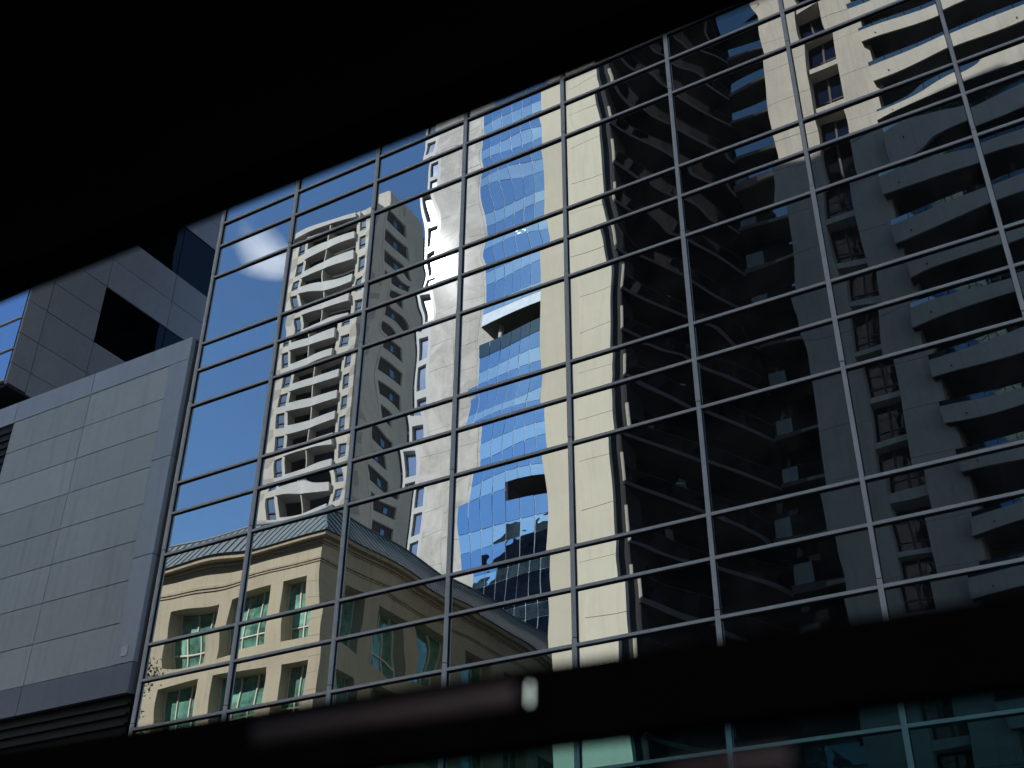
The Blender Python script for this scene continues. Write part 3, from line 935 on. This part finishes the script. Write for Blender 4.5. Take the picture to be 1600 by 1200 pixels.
for k in (9, 11, 13, 15):
    z = 1.2 + 3.08 * k; s = cr_.uniform(1.5, 4)
    f.beam((*Q(s, -.5), z), (*Q(s + .5, -.6), z + 1.5), .05, .05, 'parapet'); f.beam((*Q(s + .5, -.6), z + 1.5), (*Q(s + .9, -.6), z + 1.6), .05, .05, 'parapet')
f.build('clothes_stand', cm)

# ---- raw concrete balcony apartment building on the right
ra = thing('concrete_apartment_building', 'raw concrete apartment building with tall piers and deep horizontal balconies', 'building', (14, -45, 0))
RY = 39.0
zj2 = [-.2 + 3.1 * i for i in range(32)]
for x0, x1 in ((5.65, 8.50), (10.25, 12.40)):
    b = MB(True)
    for za, zb in zip(zj2, zj2[1:]):
        b.box(x0, x1, RY, RY + 1.6, max(0, za) + .012, zb - .012, 'r_concrete')
    b.build('pier', ra)
b = MB(True); b.box(5.67, 8.48, RY + .03, RY + 9, 0, 95.5, 'joint'); b.box(10.27, 12.38, RY + .03, RY + 9, 0, 95.5, 'joint')
b.box(2.3, 34, RY + 9, RY + 22, 0, 95.5, 'core'); b.build('core', ra)
# recess bay between the cream tower and the first pier: dark glass with balconies
b = MB(True); b.box(-3.0, 5.66, RY + 3.4, RY + 3.6, 0, 95, 'bronze_glass'); b.build('recess_wall', ra)
f = MB(True)
f.box(2.45, 5.645, RY + 1.7, RY + 3.39, 1.0, 1.14, 'dark'); f.box(2.42, 5.645, RY + 1.62, RY + 1.7, .97, 1.24, 'brown_slab')
f.box(4.2, 5.64, RY + 1.56, RY + 1.615, 1.0, 1.16, 'r_slab')
fb = f.build('recess_balcony', ra)
f = MB(True); f.face([(2.6, RY + 1.66, 1.24), (5.64, RY + 1.66, 1.24), (5.64, RY + 1.66, 2.15), (2.6, RY + 1.66, 2.15)], 'railing_glass'); f.build('balustrade', fb, recalc=False)
for k in range(1, 30):
    place(fb, ra, (0, 0, 3.1 * k))
# window strip
f = MB(True)
f.box(8.50, 10.25, RY + .95, RY + 1.0, 1.35, 4.0, 'bronze_glass')
f.box(9.30, 9.42, RY + .86, RY + .949, 1.35, 4.0, 'brown_slab'); f.box(8.505, 10.245, RY + .88, RY + .948, 2.2, 2.27, 'brown_slab')
f.box(8.505, 10.245, RY + .15, RY + .94, .98, 1.34, 'r_slab')
w = f.build('window', ra)
for k in range(1, 30):
    place(w, ra, (0, 0, 3.1 * k))
# balconies
bx0, bx1 = 12.12, 33.0
def rbow(x):
    return RY - .55 - .75 * math.sin(math.pi * min(1, max(0, (x - bx0) / (bx1 - bx0))))
xs_ = [bx0 + (bx1 - bx0) * i / 20 for i in range(21)]
f = MB(True)
zb0 = 36.39 - 1.08 - 3.1 * 11
f.prism([(x, rbow(x)) for x in xs_] + [(bx1, RY + 2.4), (12.41, RY + 2.4), (12.41, RY - .01), (bx0, RY - .01)], zb0, zb0 + .22, 'r_slab')
for xa, xb in zip(xs_, xs_[1:]):
    f.prism([(xa, rbow(xa)), (xb, rbow(xb)), (xb, rbow(xb) + .16), (xa, rbow(xa) + .16)], zb0 + .221, zb0 + 1.08, 'r_slab')
f.prism([(bx0, rbow(bx0) + .161), (bx0 + .16, rbow(bx0) + .161), (bx0 + .16, RY - .01), (bx0, RY - .01)], zb0 + .221, zb0 + 1.08, 'r_slab')
for i in range(1, 20, 4):
    x = xs_[i]
    f.tube([(x, rbow(x) - .05, zb0 + .35), (x, rbow(x) + .05, zb0 + .35)], .045, 'dark', 10)
f.prism([(x, rbow(x) + .1) for x in xs_] + [(bx1, RY + 2.3), (12.5, RY + 2.3), (12.5, RY - .05), (bx0 + .1, RY - .05)], zb0 - .012, zb0 - .003, 'louvre')  # dark sheet added below the slab as painted soffit shade
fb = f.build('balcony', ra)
f = MB(True)
for xa, xb in zip(xs_, xs_[1:]):
    f.face([(xa + .02, rbow(xa) + .08, zb0 + 1.08), (xb - .02, rbow(xb) + .08, zb0 + 1.08), (xb - .02, rbow(xb) + .08, zb0 + 1.45), (xa + .02, rbow(xa) + .08, zb0 + 1.45)], 'railing_glass')
f.build('balustrade', fb, recalc=False)
for k in range(1, 30):
    place(fb, ra, (0, 0, 3.1 * k))
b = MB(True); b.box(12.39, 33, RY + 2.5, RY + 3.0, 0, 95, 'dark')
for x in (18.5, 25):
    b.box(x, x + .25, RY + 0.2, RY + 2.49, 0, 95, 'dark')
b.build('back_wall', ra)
rr = random.Random(21)
for k in range(29):
    for x0, x1 in ((13.4, 15.7), (15.8, 18.3), (19.2, 21.5), (21.6, 24.5), (25.6, 29)):
        zz = zb0 + 3.1 * k
        if zz < 0: continue
        mt = 'window' if rr.random() < (.55 if zz < 42 else .12) else 'bronze_glass'
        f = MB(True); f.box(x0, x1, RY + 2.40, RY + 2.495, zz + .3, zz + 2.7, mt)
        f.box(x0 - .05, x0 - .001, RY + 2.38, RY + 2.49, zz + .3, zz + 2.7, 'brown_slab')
        f.build('window', ra)
b = MB(True); b.box(2.3, 34, RY, RY + 22, 95.6, 96.6, 'r_concrete'); b.build('roof', ra)

for (px_, z_, r_, lab) in ((13.6, 8, .55, 'leafy plant spilling over a high sunlit concrete balcony beside the pier'), (16.4, 12, .4, 'small round shrub behind the glass railing of a shaded concrete balcony')):
    zz = zb0 + 3.1 * (z_ + 11) + .23
    pt = thing('potted_plant', lab, 'plant', (px_, -(RY - .05), zz))
    pm = MB(True); pm.tube([(px_, RY + .05, zz), (px_, RY + .05, zz + .5)], [.16, .22], 'brown_slab', 12); pm.build('pot', pt)
    pm = MB(True); q_ = random.Random(z_)
    for i in range(260):
        c_ = Vector((px_ + q_.gauss(0, r_ * .7), RY - .1 + q_.gauss(0, .25), zz + .8 + abs(q_.gauss(0, r_ * .55))))
        d1 = Vector((q_.gauss(0, 1), q_.gauss(0, 1), q_.gauss(0, 1))).normalized(); d2 = d1.cross(Vector((0.3, .2, 1))).normalized()
        pm.face([c_ - d1 * .11, c_ + d2 * .04, c_ + d1 * .11, c_ - d2 * .04], 'leaf')
    pm.build('foliage', pt, recalc=False)

# ------------------------------------------------------------------ street tree next to the sandstone building
tree = thing('street_tree', 'tall slender leafy tree in front of the sandstone building', 'tree', (-24.6, -21.0, 0))
tb = MB(True)
tx, ty = -26.0, 21.0
tb.tube([(tx, ty, 0), (tx + .1, ty, 5), (tx - .05, ty + .1, 10), (tx + .1, ty, 16), (tx, ty, 21)], [.32, .26, .2, .12, .03], 'bark', 10)
tr_ = random.Random(9)
ends = []
for k in range(26):
    z = 7 + k * .55; a = k * 2.4; l = 1.0 + 1.4 * math.sin(math.pi * (z - 6) / 17)
    e = (tx + l * math.cos(a), ty + l * math.sin(a), z + .9 * l * .7)
    tb.tube([(tx, ty, z), ((tx + e[0]) / 2, (ty + e[1]) / 2, z + .25 * l), e], [.07, .045, .015], 'bark', 6)
    ends.append(e)
tb.build('trunk', tree, smooth=True)
lb = MB(True)
for e in ends + [(tx, ty, 20.5), (tx + .2, ty, 19.6)]:
    for cl_ in range(5):
        c_ = Vector(e) + Vector((tr_.gauss(0, .45), tr_.gauss(0, .45), tr_.gauss(0, .4)))
        for q in range(46):
            p = c_ + Vector((tr_.gauss(0, .26), tr_.gauss(0, .26), tr_.gauss(0, .22)))
            d1 = Vector((tr_.gauss(0, 1), tr_.gauss(0, 1), tr_.gauss(0, 1))).normalized(); d2 = d1.cross(Vector((tr_.gauss(0, 1), tr_.gauss(0, 1), .4))).normalized()
            s = tr_.uniform(.05, .10)
            lb.face([p - d1 * s, p + d2 * s * .5, p + d1 * s, p - d2 * s * .5], 'leaf')
lb.build('crown', tree, recalc=False)

# ------------------------------------------------------------------ dark viewing cabin round the camera
E1 = Vector((0.99969424, 0.00985959, -0.02267609)); E2 = Vector((-0.00986213, 0.99995137, 0.0)); E3 = Vector((0.0226749876, 0.000223634568, 0.999742864))
cab = bpy.data.objects.new('cabin', None); COL.objects.link(cab)
cab.matrix_world = Matrix(((E1.x, E2.x, E3.x, CAM.x), (E1.y, E2.y, E3.y, CAM.y), (E1.z, E2.z, E3.z, CAM.z), (0, 0, 0, 1)))
cab['label'] = 'black out-of-focus window surround framing the view above and below'; cab['category'] = 'window surround'


def cbuild(mb, name, parent, smooth=False):
    me = bpy.data.meshes.new(name); me.from_pydata(mb.v, [], mb.f)
    for mt in mb.mats:
        me.materials.append(MAT[mt])
    me.polygons.foreach_set('material_index', mb.mi)
    bm = bmesh.new(); bm.from_mesh(me); bmesh.ops.recalc_face_normals(bm, faces=bm.faces); bm.to_mesh(me); bm.free()
    if smooth:
        me.polygons.foreach_set('use_smooth', [True] * len(me.polygons))
    o = bpy.data.objects.new(name, me); COL.objects.link(o); o.parent = parent
    return o


b = MB(); b.box(-4, 4, .84, .90, 1.063, 1.50, 'black_frame'); cbuild(b, 'header', cab)
b = MB(); b.box(-4, 4, -.3, .839, 1.42, 1.50, 'black_frame'); cbuild(b, 'roof', cab)
b = MB(); b.box(-4, 4, .87, .90, .2611, .3257, 'black_frame'); rail_bar = cbuild(b, 'crossbar', cab)
b = MB(); b.box(-4, 4, .84, .90, -1.48, -.75, 'black_frame'); cbuild(b, 'sill_wall', cab)
b = MB(); b.face([(-3.99, .885, -.749), (3.99, .885, -.749), (3.99, .885, .2605), (-3.99, .885, .2605)], 'tinted')
b.face([(-3.99, .891, .2605), (3.99, .891, .2605), (3.99, .891, -.749), (-3.99, .891, -.749)], 'tinted')
cbuild(b, 'tinted_pane', cab)
b = MB(); b.box(-4.1, -4.0, -1.2, .90, -1.55, 1.50, 'black_frame'); cbuild(b, 'end_wall', cab)
b = MB(); b.box(4.0, 4.1, -1.2, .90, -1.55, 1.50, 'black_frame'); cbuild(b, 'end_wall', cab)
b = MB(); b.box(-4, 4, -1.2, .90, -1.55, -1.481, 'black_frame'); cbuild(b, 'floor', cab)

hr = bpy.data.objects.new('pink_streak', None); COL.objects.link(hr); hr.matrix_world = cab.matrix_world.copy()
hr['label'] = 'pinkish tube added for a blurred reflection streak across the black crossbar'; hr['category'] = 'pink_streak'
b = MB(); b.tube([(-.545, .60, .207), (-.44, .60, .2085), (-.350, .60, .2102)], .0062, 'streak_pink', 16); cbuild(b, 'streak_tube', hr, True)  # tube stands in for a blurred pink reflection on the bar
lp = bpy.data.objects.new('glint_stand_in', None); COL.objects.link(lp); lp.matrix_world = cab.matrix_world.copy()  # added glow in place of a glint on the crossbar
lp['label'] = 'tiny glowing tube added for a bright upright glint on the black crossbar'; lp['category'] = 'glint'
b = MB(); b.tube([(-.4812, .855, .3070), (-.4812, .855, .2890)], .0005, 'glint_glow', 12); cbuild(b, 'glint_tube', lp, True)
b = MB(); b.box(-.4840, -.4784, .8575, .8695, .285, .310, 'black_frame'); cbuild(b, 'glint_backing', lp)  # black backing added behind the glowing tube
hr2 = bpy.data.objects.new('pink_streak', None); COL.objects.link(hr2); hr2.matrix_world = cab.matrix_world.copy()
hr2['label'] = 'dim lower pink tube added for a reflection streak at the bottom edge of the picture'; hr2['category'] = 'pink_streak'
b = MB(); b.tube([(-.252, .60, .1555), (-.185, .60, .1575)], .0045, 'streak_pink', 16); cbuild(b, 'streak_tube', hr2, True)  # second tube added for a fainter pink reflection
